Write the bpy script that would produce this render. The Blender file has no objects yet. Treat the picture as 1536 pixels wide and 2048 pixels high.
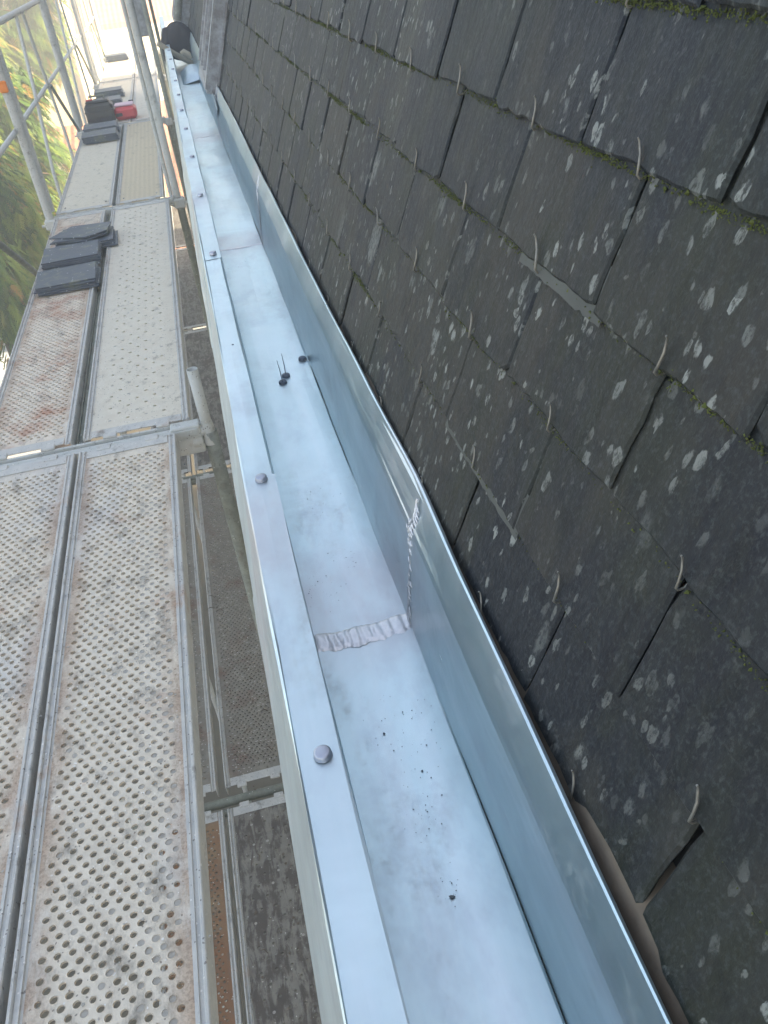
import bpy, math, random
import numpy as np
from mathutils import Vector, Matrix
R = math.radians
S = bpy.context.scene
COL = S.collection
rng = random.Random(7)
NP = np.random.RandomState(5)

# ---------------------------------------------------------------- camera, sky, sun, exposure
cam = bpy.data.cameras.new('camera'); co = bpy.data.objects.new('camera', cam); COL.objects.link(co); S.camera = co
CX = (0.96674234, -0.22012337, 0.13021116); CY = (-0.23450638, -0.5597736, 0.79477058); CZ = (-0.10205881, -0.79887372, -0.59277718)
co.matrix_world = Matrix(((CX[0], -CX[1], -CX[2], 0), (CY[0], -CY[1], -CY[2], 0), (CZ[0], -CZ[1], -CZ[2], 0), (0, 0, 0, 1)))
cam.sensor_fit = 'VERTICAL'; cam.sensor_height = 36; cam.sensor_width = 27
cam.lens = 36 * 1620 / 2048; cam.clip_end = 1500; cam.clip_start = 0.02
SUN_EL, SUN_ROT = R(30), R(100)
w = bpy.data.worlds.new('World'); S.world = w; w.use_nodes = True
sk = w.node_tree.nodes.new('ShaderNodeTexSky'); sk.sky_type = 'NISHITA'; sk.sun_disc = False
sk.sun_elevation = SUN_EL; sk.sun_rotation = SUN_ROT; sk.air_density = 1.0; sk.dust_density = 2.5; sk.ozone_density = 1.0
w.node_tree.links.new(sk.outputs[0], w.node_tree.nodes['Background'].inputs[0])
w.node_tree.nodes['Background'].inputs[1].default_value = 0.13
sl = bpy.data.lights.new('sun', 'SUN'); so = bpy.data.objects.new('sun', sl); COL.objects.link(so)
sl.energy = 3.6; sl.angle = R(1.0); sl.color = (1.0, 0.94, 0.82)
sd = Vector((math.sin(SUN_ROT) * math.cos(SUN_EL), math.cos(SUN_ROT) * math.cos(SUN_EL), math.sin(SUN_EL)))
so.rotation_euler = sd.to_track_quat('Z', 'Y').to_euler()
S.view_settings.view_transform = 'Standard'; S.view_settings.look = 'None'
S.view_settings.exposure = 2.42; S.view_settings.gamma = 1.0
S.view_settings.use_white_balance = True; S.view_settings.white_balance_temperature = 8000; S.view_settings.white_balance_tint = 9
S.cycles.volume_bounces = 1

# ---------------------------------------------------------------- material helpers
class NB:
    def __init__(s, name):
        s.m = bpy.data.materials.new(name); s.m.use_nodes = True
        s.t = s.m.node_tree; s.n = s.t.nodes; s.b = s.n['Principled BSDF']
        s.pos = s.n.new('ShaderNodeNewGeometry').outputs['Position']
    def L(s, a, b): s.t.links.new(a, b)
    def mapv(s, scale=(1, 1, 1), rot=(0, 0, 0), src=None):
        k = s.n.new('ShaderNodeMapping'); k.inputs['Scale'].default_value = scale; k.inputs['Rotation'].default_value = rot
        s.L(src or s.pos, k.inputs['Vector']); return k.outputs[0]
    def noise(s, scale, detail=3, rough=.55, v=None, out=0, dist=0):
        k = s.n.new('ShaderNodeTexNoise'); k.inputs['Scale'].default_value = scale; k.inputs['Detail'].default_value = detail
        k.inputs['Roughness'].default_value = rough; k.inputs['Distortion'].default_value = dist
        s.L(v or s.pos, k.inputs['Vector']); return k.outputs[out]
    def vor(s, scale, v=None, feat='F1'):
        k = s.n.new('ShaderNodeTexVoronoi'); k.inputs['Scale'].default_value = scale; k.feature = feat
        s.L(v or s.pos, k.inputs['Vector']); return k
    def ramp(s, f, pts):
        k = s.n.new('ShaderNodeValToRGB'); e = k.color_ramp.elements
        while len(e) < len(pts): e.new(.5)
        for q, (p, c) in zip(e, pts):
            q.position = p; q.color = (c, c, c, 1) if not hasattr(c, '__len__') else (*c, 1)
        s.L(f, k.inputs[0]); return k.outputs[0]
    def mix(s, f, a, b, mode='MIX'):
        k = s.n.new('ShaderNodeMix'); k.data_type = 'RGBA'; k.blend_type = mode
        for i, x in ((0, f), (6, a), (7, b)):
            if hasattr(x, 'is_output'): s.L(x, k.inputs[i])
            elif i == 0: k.inputs[0].default_value = x
            else: k.inputs[i].default_value = (*x, 1)
        return k.outputs[2]
    def math(s, op, a, b=0.0, c=None):
        k = s.n.new('ShaderNodeMath'); k.operation = op
        for i, x in enumerate((a, b) if c is None else (a, b, c)):
            if hasattr(x, 'is_output'): s.L(x, k.inputs[i])
            else: k.inputs[i].default_value = x
        return k.outputs[0]
    def sep(s, v):
        k = s.n.new('ShaderNodeSeparateXYZ'); s.L(v, k.inputs[0]); return k.outputs
    def warp(s, v, scale, amt):
        k = s.n.new('ShaderNodeVectorMath'); k.operation = 'MULTIPLY_ADD'
        s.L(s.noise(scale, 2, v=v, out=1), k.inputs[0]); k.inputs[1].default_value = (amt,) * 3; s.L(v, k.inputs[2]); return k.outputs[0]
    def attr(s, name):
        k = s.n.new('ShaderNodeAttribute'); k.attribute_name = name; return k.outputs['Fac']
    def rnd(s): return s.n.new('ShaderNodeObjectInfo').outputs['Random']
    def bump(s, h, strength=.3, dist=.002, prev=None):
        k = s.n.new('ShaderNodeBump'); k.inputs['Strength'].default_value = strength; k.inputs['Distance'].default_value = dist
        s.L(h, k.inputs['Height'])
        if prev is not None: s.L(prev, k.inputs['Normal'])
        s.L(k.outputs[0], s.b.inputs['Normal']); return k.outputs[0]
    def done(s, col=None, rough=.6, metal=0.0, spec=None):
        if col is not None:
            if hasattr(col, 'is_output'): s.L(col, s.b.inputs['Base Color'])
            else: s.b.inputs['Base Color'].default_value = (*col, 1)
        if hasattr(rough, 'is_output'): s.L(rough, s.b.inputs['Roughness'])
        else: s.b.inputs['Roughness'].default_value = rough
        if hasattr(metal, 'is_output'): s.L(metal, s.b.inputs['Metallic'])
        else: s.b.inputs['Metallic'].default_value = metal
        if spec is not None: s.b.inputs['Specular IOR Level'].default_value = spec
        return s.m

def mat_simple(name, c, rough=.6, metal=0.0, var=.15, scale=30, bump=.1):
    q = NB(name); f = q.noise(scale, 4)
    lo = tuple(x * (1 - var) for x in c); hi = tuple(min(1, x * (1 + var)) for x in c)
    q.bump(f, bump, .002)
    return q.done(q.mix(f, lo, hi), rough, metal)

def mat_zinc(name, c=(.545, .665, .69), rough=.33, metal=.88, stain=True):
    q = NB(name)
    st = q.noise(22, 5, .65, q.mapv((1, .06, 1)))
    bl = q.noise(4.5, 4, .62, dist=.6); cl = q.noise(17, 5, .7, q.mapv((1, .55, 1)))
    fine = q.noise(9, 3, .6, q.mapv((30, 1, 30)))
    a = q.mix(q.ramp(bl, [(.32, 0), (.68, 1)]), tuple(x * .86 for x in c), tuple(min(1, x * 1.10) for x in c))
    a = q.mix(q.ramp(st, [(.42, 0), (.72, .45)]), a, (.68, .72, .76))
    a = q.mix(q.ramp(cl, [(.50, 0), (.70, .35)]), a, (.42, .46, .52))
    dirt = q.math('MULTIPLY', q.ramp(q.noise(9, 5, .75, q.mapv((1, .4, 1))), [(.54, 0), (.70, .5)]), q.ramp(q.noise(120, 2), [(.4, .2), (.6, 1)]))
    if stain:
        y = q.sep(q.pos)[1]
        for yc, wd in ((.86, .16), (2.62, .14), (4.37, .2)):
            d = q.math('DIVIDE', q.math('ABSOLUTE', q.math('SUBTRACT', q.math('ADD', y, q.math('MULTIPLY', q.noise(12, 3), .08)), yc + .04)), wd)
            m_ = q.math('MULTIPLY', q.ramp(d, [(.35, .62), (1, 0)]), q.ramp(cl, [(.3, .4), (.6, 1)]))
            a = q.mix(m_, a, (.56, .545, .57)); dirt = q.math('ADD', dirt, q.math('MULTIPLY', m_, .25))
    a = q.mix(q.math('MULTIPLY', dirt, .5), a, (.40, .38, .36))
    r_ = q.math('ADD', q.math('ADD', q.math('MULTIPLY', bl, .20), q.math('MULTIPLY', cl, .12)), rough - .14)
    r_ = q.math('ADD', r_, q.math('MULTIPLY', dirt, .25))
    b = q.bump(st, .16, .0014); b = q.bump(bl, .5, .006, b); b = q.bump(fine, .10, .0005, b)
    return q.done(a, r_, q.math('SUBTRACT', metal, q.math('MULTIPLY', dirt, .5)))

def mat_slate(name):
    q = NB(name)
    v = q.mapv((0, 1, .62)); wv = q.warp(v, 9, .05)
    big = q.noise(4.2, 3, .6, wv); at = q.attr('tint')
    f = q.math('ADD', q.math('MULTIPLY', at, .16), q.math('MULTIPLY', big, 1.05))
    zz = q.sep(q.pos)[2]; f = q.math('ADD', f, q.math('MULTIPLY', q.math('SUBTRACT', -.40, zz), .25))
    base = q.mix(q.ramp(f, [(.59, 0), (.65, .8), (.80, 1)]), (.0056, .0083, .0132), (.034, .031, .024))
    z = q.sep(q.pos)
    green = q.ramp(q.noise(7, 4, .65, v), [(.46, 0), (.60, .75)])
    base = q.mix(green, base, (.018, .022, .013))
    streak = q.noise(60, 3, .6, q.mapv((0, 1, .12)))
    base = q.mix(q.ramp(streak, [(.35, 0), (.8, .55)]), base, (.030, .034, .036), 'MIX')
    grain = q.noise(210, 3, .7)
    base = q.mix(q.ramp(grain, [(.50, 0), (.70, .45)]), base, (.070, .078, .078))
    base = q.mix(q.ramp(q.noise(28, 5, .7), [(.25, .55), (.5, 0)]), base, (.006, .007, .009))
    lich = None
    for sc, th, rad, seedv in ((13, .66, .34, 0), (30, .42, .36, 3.1), (85, .25, .46, 7.7)):
        k = q.n.new('ShaderNodeVectorMath'); k.operation = 'ADD'; k.inputs[1].default_value = (0, seedv, seedv * 2); q.L(q.warp(q.warp(v, 45, .012), 160, .006), k.inputs[0])
        vo = q.vor(sc, k.outputs[0]); cell = q.sep(vo.outputs['Color'])
        on = q.math('GREATER_THAN', cell[0], th)
        rr = q.math('MULTIPLY', q.math('POWER', cell[1], 1.6), rad * 1.15)
        edge = q.math('MULTIPLY', q.math('SUBTRACT', rr, vo.outputs['Distance']), 14.0)
        e2 = q.n.new('ShaderNodeClamp'); q.L(edge, e2.inputs[0])
        mk = q.math('MULTIPLY', q.math('MULTIPLY', e2.outputs[0], on), q.math('ADD', q.math('MULTIPLY', cell[2], .65), .3))
        lich = mk if lich is None else q.math('MAXIMUM', lich, mk)
    lich = q.math('MULTIPLY', lich, q.math('MULTIPLY', q.ramp(q.noise(150, 4, .75, v), [(.40, .05), (.54, 1)]), q.ramp(q.noise(5, 2, .5, v), [(.38, .15), (.58, 1)])))
    base = q.mix(lich, base, (.26, .27, .245))
    vy = q.vor(26, q.warp(v, 50, .03)); cy = q.sep(vy.outputs['Color'])
    ym = q.math('MULTIPLY', q.math('GREATER_THAN', cy[0], .93), q.math('LESS_THAN', vy.outputs['Distance'], .22))
    ym = q.math('MULTIPLY', ym, q.ramp(q.noise(130, 2), [(.42, 0), (.6, .9)]))
    base = q.mix(ym, base, (.15, .16, .03))
    b = q.bump(q.noise(35, 5, .65, v), .8, .005); b = q.bump(q.noise(11, 4, .6, q.mapv((0, 1, .25))), .3, .006, b); q.bump(grain, .3, .0012, b)
    return q.done(base, q.math('ADD', q.math('MULTIPLY', big, .25), .5), 0, .32)

def mat_deck(name, base=(.565, .49, .40), rust=.3, rustc=(.36, .19, .13), dirt=.35, dust=(.69, .605, .50), metal=0.0, bare=0.0, ribs=False, edge=0.0, stripes=False):
    q = NB(name)
    n1 = q.noise(6, 5, .65); n2 = q.noise(26, 5, .7); n3 = q.noise(3.1, 4, .6, q.mapv((1, .5, 1))); n4 = q.noise(150, 3, .7)
    c = q.mix(q.ramp(n2, [(.35, 0), (.65, 1)]), base, dust)
    if bare: c = q.mix(q.ramp(n3, [(.5, 0), (.62, bare)]), c, (.42, .46, .52))
    c = q.mix(q.ramp(q.math('ADD', q.math('MULTIPLY', n1, .7), q.math('MULTIPLY', n2, .3)), [(.66 - rust * .35, 0), (.78 - rust * .3, .85)]), c, rustc)
    c = q.mix(q.ramp(q.noise(17, 5, .75, q.mapv((1, .6, 1))), [(.60 - dirt * .2, 0), (.72, .8)]), c, (.16, .14, .12))
    vv = q.vor(140, q.warp(q.pos, 60, .01)); cell = q.sep(vv.outputs['Color'])
    sp = q.math('MULTIPLY', q.math('GREATER_THAN', cell[0], .86), q.math('LESS_THAN', vv.outputs['Distance'], .28))
    c = q.mix(q.math('MULTIPLY', sp, .7), c, (.12, .10, .09))
    sp2 = q.math('MULTIPLY', q.math('LESS_THAN', cell[1], .05), q.math('LESS_THAN', vv.outputs['Distance'], .3))
    c = q.mix(q.math('MULTIPLY', sp2, .8), c, (.75, .72, .68))
    tc = q.n.new('ShaderNodeTexCoord'); ox = q.math('ABSOLUTE', q.sep(tc.outputs['Object'])[0])
    ed = q.math('MULTIPLY', q.ramp(ox, [(.085, 0), (.14, 1)]), q.ramp(q.noise(21, 5, .75, q.mapv((1, .35, 1))), [(.38, 0), (.54, .9)]))
    c = q.mix(q.math('MULTIPLY', ed, edge), c, (.36, .20, .115)); c = q.mix(q.math('MULTIPLY', q.math('MULTIPLY', ed, edge), q.ramp(n4, [(.45, 0), (.6, .8)])), c, (.17, .13, .10))
    b = q.bump(n2, .35, .003); b = q.bump(n4, .5, .002, b)
    if stripes:
        k1 = q.noise(1, 5, .7, q.mapv((30, 6, 1)), dist=.8); k2 = q.noise(16, 4, .7)
        c = q.mix(q.ramp(q.math('ADD', q.math('MULTIPLY', k1, .62), q.math('MULTIPLY', k2, .38)), [(.46, 0), (.54, .85)]), c, (.075, .058, .05))
    if ribs:
        wv = q.n.new('ShaderNodeTexWave'); wv.inputs['Scale'].default_value = 10; wv.inputs['Distortion'].default_value = .6; q.L(q.pos, wv.inputs[0])
        c = q.mix(q.math('MULTIPLY', wv.outputs['Fac'], .35), c, tuple(x * .75 for x in base))
    return q.done(c, q.math('ADD', q.math('MULTIPLY', n2, .25), .6), metal, .35)

M = {}
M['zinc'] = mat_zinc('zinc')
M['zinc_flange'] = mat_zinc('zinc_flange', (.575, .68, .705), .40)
M['zinc_back_dimmed'] = mat_zinc('zinc_back_dimmed', (.47, .585, .61), .30)  # same zinc with a darker base, imitating the wall's dark reflection
M['zinc_dark'] = mat_zinc('zinc_weathered', (.22, .215, .215), .55, .3, False)
M['cap'] = mat_zinc('cap_metal', (.36, .36, .42), .40, .9, False)
M['dark_cap'] = mat_simple('dark_rubber_cap', (.10, .12, .15), .5, .3)
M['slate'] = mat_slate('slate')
M['hook'] = mat_simple('hook_wire', (.23, .215, .185), .45, .5, .5, 160)
M['flash'] = mat_simple('flashing_strip', (.062, .068, .062), .6, .1, .3, 25, .2)
M['steelA'] = mat_deck('dusty_steel_plank', rust=.24, bare=.30, edge=.8)
M['steelB'] = mat_deck('rusty_steel_plank', (.60, .51, .42), .46, (.42, .20, .13), .30, edge=.8)
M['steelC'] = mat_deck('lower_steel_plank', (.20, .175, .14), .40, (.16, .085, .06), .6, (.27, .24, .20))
M['steelO'] = mat_deck('orange_rusted_plank', (.27, .165, .09), .8, (.24, .11, .055), .5, (.28, .19, .11))
M['plyA'] = mat_deck('stained_pale_board', (.60, .53, .43), .16, (.42, .29, .19), .10, (.66, .60, .50))
M['plyB'] = mat_deck('grey_beige_board', (.58, .51, .39), .12, (.38, .28, .18), .12, (.64, .57, .46))
M['plyC'] = mat_deck('ribbed_yellow_board', (.56, .46, .31), .04, (.4, .3, .2), .1, (.60, .50, .36), ribs=True)
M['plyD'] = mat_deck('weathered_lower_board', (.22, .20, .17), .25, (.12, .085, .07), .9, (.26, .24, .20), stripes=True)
M['rail'] = mat_deck('galvanised_rail', (.46, .45, .43), .28, (.38, .24, .17), .2, (.56, .54, .50), .15)
M['tube'] = mat_deck('galvanised_tube', (.50, .50, .46), .10, (.34, .3, .24), .12, (.55, .55, .53), .3)
M['tube_dark'] = mat_deck('mossy_dark_tube', (.17, .18, .15), .1, (.25, .2, .15), .3, (.26, .27, .22), .2)
M['tube_old'] = mat_deck('stained_grey_tube', (.24, .25, .21), .12, (.20, .19, .13), .35, (.34, .35, .30), .3)
M['dirt'] = mat_simple('packed_dirt', (.38, .35, .31), .9, 0, .35, 120, .4)
M['solder'] = mat_simple('solder', (.68, .665, .675), .36, .7, .2, 90, .6)
M['wood'] = mat_simple('old_brown_wood', (.13, .098, .07), .85, 0, .4, 40, .5)
M['batten'] = mat_simple('pale_batten', (.42, .36, .27), .8, 0, .2, 40, .2)
M['underlay'] = mat_simple('roof_boarding', (.02, .02, .02), .95)
M['render_wall'] = mat_simple('pale_render', (.55, .52, .46), .9, 0, .08, 8, .2)
M['white_wall'] = mat_simple('white_render', (.84, .83, .80), .9, 0, .04, 5, .1)
M['cream_wall'] = mat_simple('cream_render', (.82, .68, .44), .9, 0, .08, 3, .1)
M['trunk'] = mat_simple('bark', (.13, .085, .06), .9, 0, .4, 20, .6)
M['ground'] = mat_simple('sunlit_pale_gravel', (.55, .50, .40), .95, 0, .2, 2, .3)  # pale tone stands for the sunlit stretch of ground
M['shade_soil'] = mat_simple('shade_dark_soil', (.10, .085, .06), .95, 0, .45, 3, .5)  # shade below the scaffold is put into this dark ground colour
M['cloth'] = mat_simple('dark_cloth', (.035, .032, .036), .9, 0, .3, 60, .2)
M['black'] = mat_simple('black_plastic', (.035, .033, .032), .5, 0, .2, 40, .1)
M['red'] = mat_simple('red_plastic', (.62, .05, .06), .45, 0, .1, 20, .05)
M['pink'] = mat_simple('pink_lid', (.62, .40, .46), .5, 0, .1, 20, .05)
M['orange'] = mat_simple('orange_plastic', (.8, .22, .03), .5)
M['glass'] = mat_simple('dark_window', (.05, .06, .07), .15, 0, .1)
M['whitepaint'] = mat_simple('white_paint', (.75, .76, .77), .35, 0, .03)
M['tyre'] = mat_simple('tyre_rubber', (.03, .03, .03), .8)
def mat_tiles():
    q = NB('terracotta_tiles'); wv = q.n.new('ShaderNodeTexWave'); wv.inputs['Scale'].default_value = 1.6; q.L(q.pos, wv.inputs[0])
    wy = q.n.new('ShaderNodeTexWave'); wy.bands_direction = 'Y'; wy.inputs['Scale'].default_value = 1.0; q.L(q.pos, wy.inputs[0])
    c = q.mix(q.noise(3, 5, .7), (.42, .13, .07), (.60, .27, .16)); c = q.mix(q.math('MULTIPLY', wv.outputs['Fac'], .35), c, (.25, .08, .05))
    q.bump(q.math('ADD', wv.outputs['Fac'], wy.outputs['Fac']), .6, .05)
    return q.done(c, .85)
M['tiles'] = mat_tiles()
def mat_leaf():
    q = NB('foliage'); a = q.attr('tint')
    c = q.ramp(a, [(0, (.026, .062, .010)), (.45, (.095, .185, .024)), (.8, (.23, .31, .045)), (1, (.40, .24, .06))])
    q.b.inputs['Transmission Weight'].default_value = 0
    q.done(c, .6)
    tr = q.n.new('ShaderNodeBsdfTranslucent'); q.L(c, tr.inputs[0]); mx = q.n.new('ShaderNodeMixShader'); mx.inputs[0].default_value = .35
    q.L(q.b.outputs[0], mx.inputs[1]); q.L(tr.outputs[0], mx.inputs[2]); q.L(mx.outputs[0], q.n['Material Output'].inputs[0])
    return q.m
M['leaf'] = mat_leaf()
def mat_pile():
    q = NB('stacked_slate'); v = q.pos
    c = q.mix(q.noise(8, 4, .6), (.035, .046, .066), (.085, .10, .125)); c = q.mix(q.ramp(q.noise(14, 5, .7), [(.52, 0), (.66, .8)]), c, (.15, .16, .11))
    vo = q.vor(60, q.warp(v, 60, .012)); ce = q.sep(vo.outputs['Color']); k = q.math('MULTIPLY', q.math('GREATER_THAN', ce[0], .88), q.math('LESS_THAN', vo.outputs['Distance'], .25))
    c = q.mix(q.math('MULTIPLY', k, .8), c, (.42, .44, .44)); q.bump(q.noise(60, 4, .7), .4, .003); return q.done(c, .5, 0, .5)
M['slate_pile'] = mat_pile()
def mat_moss():
    q = NB('moss'); c = q.mix(q.noise(70, 3), (.028, .042, .010), (.13, .145, .03)); return q.done(c, .95)
M['moss'] = mat_moss()

# ---------------------------------------------------------------- mesh helpers
class MB:
    def __init__(s): s.v = []; s.f = []; s.m = []; s.sm = []; s.t = []
    def add(s, vs, fs, mi=0, smooth=False, tint=None):
        o = len(s.v); s.v += [tuple(x) for x in vs]
        for f in fs: s.f.append(tuple(i + o for i in f)); s.m.append(mi); s.sm.append(smooth)
        s.t += [0.5 if tint is None else tint] * len(vs)
        return s
    def box(s, lo, hi, mi=0, bev=0.0, mat=None):
        x0, y0, z0 = lo; x1, y1, z1 = hi
        if bev <= 0:
            vs = [(x, y, z) for z in (z0, z1) for y in (y0, y1) for x in (x0, x1)]
            fs = [(0, 2, 3, 1), (4, 5, 7, 6), (0, 1, 5, 4), (2, 6, 7, 3), (0, 4, 6, 2), (1, 3, 7, 5)]
        else:
            b = min(bev, (x1 - x0) / 2.01, (y1 - y0) / 2.01, (z1 - z0) / 2.01)
            vs = []; idx = {}
            for iz, z in ((0, z0), (1, z1)):
                for iy, y in ((0, y0), (1, y1)):
                    for ix, x in ((0, x0), (1, x1)):
                        sx, sy, sz = (1, -1)[ix], (1, -1)[iy], (1, -1)[iz]
                        for ax in range(3):
                            p = [x + sx * b * (ax != 0), y + sy * b * (ax != 1), z + sz * b * (ax != 2)]
                            idx[(ix, iy, iz, ax)] = len(vs); vs.append(tuple(p))
            g = lambda ix, iy, iz, ax: idx[(ix, iy, iz, ax)]
            fs = []
            for a in (0, 1):
                fs.append([g(a, 0, 0, 0), g(a, 1, 0, 0), g(a, 1, 1, 0), g(a, 0, 1, 0)])
                fs.append([g(0, a, 0, 1), g(1, a, 0, 1), g(1, a, 1, 1), g(0, a, 1, 1)])
                fs.append([g(0, 0, a, 2), g(1, 0, a, 2), g(1, 1, a, 2), g(0, 1, a, 2)])
            for a in (0, 1):
                for c in (0, 1):
                    fs.append([g(a, c, 0, 0), g(a, c, 1, 0), g(a, c, 1, 1), g(a, c, 0, 1)])
                    fs.append([g(a, 0, c, 0), g(a, 1, c, 0), g(a, 1, c, 2), g(a, 0, c, 2)])
                    fs.append([g(0, a, c, 1), g(1, a, c, 1), g(1, a, c, 2), g(0, a, c, 2)])
            for k in [(i, j, l) for i in (0, 1) for j in (0, 1) for l in (0, 1)]:
                fs.append([g(*k, 0), g(*k, 1), g(*k, 2)])
        if mat is not None: vs = [tuple(mat @ Vector(v)) for v in vs]
        return s.add(vs, fs, mi)
    def tube(s, pts, r, n=12, mi=0, caps=True, inner=None):
        pts = [Vector(p) for p in pts]; rs = r if hasattr(r, '__len__') else [r] * len(pts)
        vs = []; up = None
        for i, p in enumerate(pts):
            d = (pts[min(i + 1, len(pts) - 1)] - pts[max(i - 1, 0)]).normalized()
            if up is None: up = d.orthogonal().normalized()
            up = (up - d * up.dot(d)).normalized(); sd_ = d.cross(up)
            for k in range(n):
                a = 2 * math.pi * k / n; vs.append(p + (up * math.cos(a) + sd_ * math.sin(a)) * rs[i])
        fs = []
        for i in range(len(pts) - 1):
            for k in range(n):
                a, b = i * n + k, i * n + (k + 1) % n; fs.append((a, b, b + n, a + n))
        s.add(vs, fs, mi, True)
        if caps:
            s.add(vs[:n], [tuple(range(n))[::-1]], mi); s.add(vs[-n:], [tuple(range(n))], mi)
        return s
    def pipe(s, p0, p1, r, wall=.004, n=20, mi=0):
        # open hollow tube
        p0, p1 = Vector(p0), Vector(p1); d = (p1 - p0).normalized(); up = d.orthogonal().normalized(); sd_ = d.cross(up)
        ring = lambda p, q: [p + (up * math.cos(2 * math.pi * k / n) + sd_ * math.sin(2 * math.pi * k / n)) * q for k in range(n)]
        vs = ring(p0, r) + ring(p1, r) + ring(p1, r - wall) + ring(p0, r - wall)
        fs = []
        for j in range(4):
            for k in range(n):
                a, b = j * n + k, j * n + (k + 1) % n; jj = (j + 1) % 4
                fs.append((a, b, jj * n + (k + 1) % n, jj * n + k))
        return s.add(vs, fs, mi, True)
    def extr(s, prof, y0, y1, closed=True, mi=0, seg=1, smooth=False, fn=None):
        n = len(prof); vs = []
        for j in range(seg + 1):
            y = y0 + (y1 - y0) * j / seg
            for i, (x, z) in enumerate(prof):
                p = (x, y, z); vs.append(fn(p, i) if fn else p)
        fs = []
        for j in range(seg):
            for i in range(n if closed else n - 1):
                a, b = j * n + i, j * n + (i + 1) % n; fs.append((a, a + n, b + n, b))
        if closed: fs += [tuple(range(n)), tuple(range(seg * n, seg * n + n))[::-1]]
        return s.add(vs, fs, mi, smooth)
    def prism(s, poly, z0, z1, mi=0, mat=None):
        n = len(poly); vs = [(x, y, z0) for x, y in poly] + [(x, y, z1) for x, y in poly]
        if mat is not None: vs = [tuple(mat @ Vector(v)) for v in vs]
        return s.add(vs, [tuple(range(n))[::-1], tuple(range(n, 2 * n))] + [(i, (i + 1) % n, n + (i + 1) % n, n + i) for i in range(n)], mi)
    def mesh(s, name, mats):
        me = bpy.data.meshes.new(name); me.from_pydata(s.v, [], s.f)
        for m in (mats if isinstance(mats, (list, tuple)) else [mats]): me.materials.append(m)
        me.polygons.foreach_set('material_index', s.m); me.polygons.foreach_set('use_smooth', s.sm)
        a = me.attributes.new('tint', 'FLOAT', 'POINT'); a.data.foreach_set('value', s.t)
        me.update(); return me
    def build(s, name, mats, parent=None, loc=None):
        o = bpy.data.objects.new(name, s.mesh(name, mats)); COL.objects.link(o)
        if loc is not None: o.location = loc
        if parent is not None: o.parent = parent
        return o

def tag(o, label=None, cat=None, group=None, kind=None):
    if label: o['label'] = label
    if cat: o['category'] = cat
    if group: o['group'] = group
    if kind: o['kind'] = kind
    return o
def empty(name, loc, label, cat, group=None, rz=0):
    o = bpy.data.objects.new(name, None); COL.objects.link(o); o.location = loc; o.rotation_euler[2] = rz; o.empty_display_size = .1
    return tag(o, label, cat, group)
def copy_tree(o, parent=None):
    c = o.copy(); COL.objects.link(c); c.parent = parent
    for ch in list(o.children): copy_tree(ch, c)
    return c

# ================================================================ GROUND
g = MB(); g.box((-200, -200, -7.8), (200, 200, -7.5)); tag(g.build('ground', M['shade_soil']), kind='structure')
g = MB(); g.box((-60, 27, -7.499), (60, 190, -7.48)); tag(g.build('sunlit_yard', M['ground']), kind='structure')  # pale sheet laid over the dark ground where sun should fall

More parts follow.
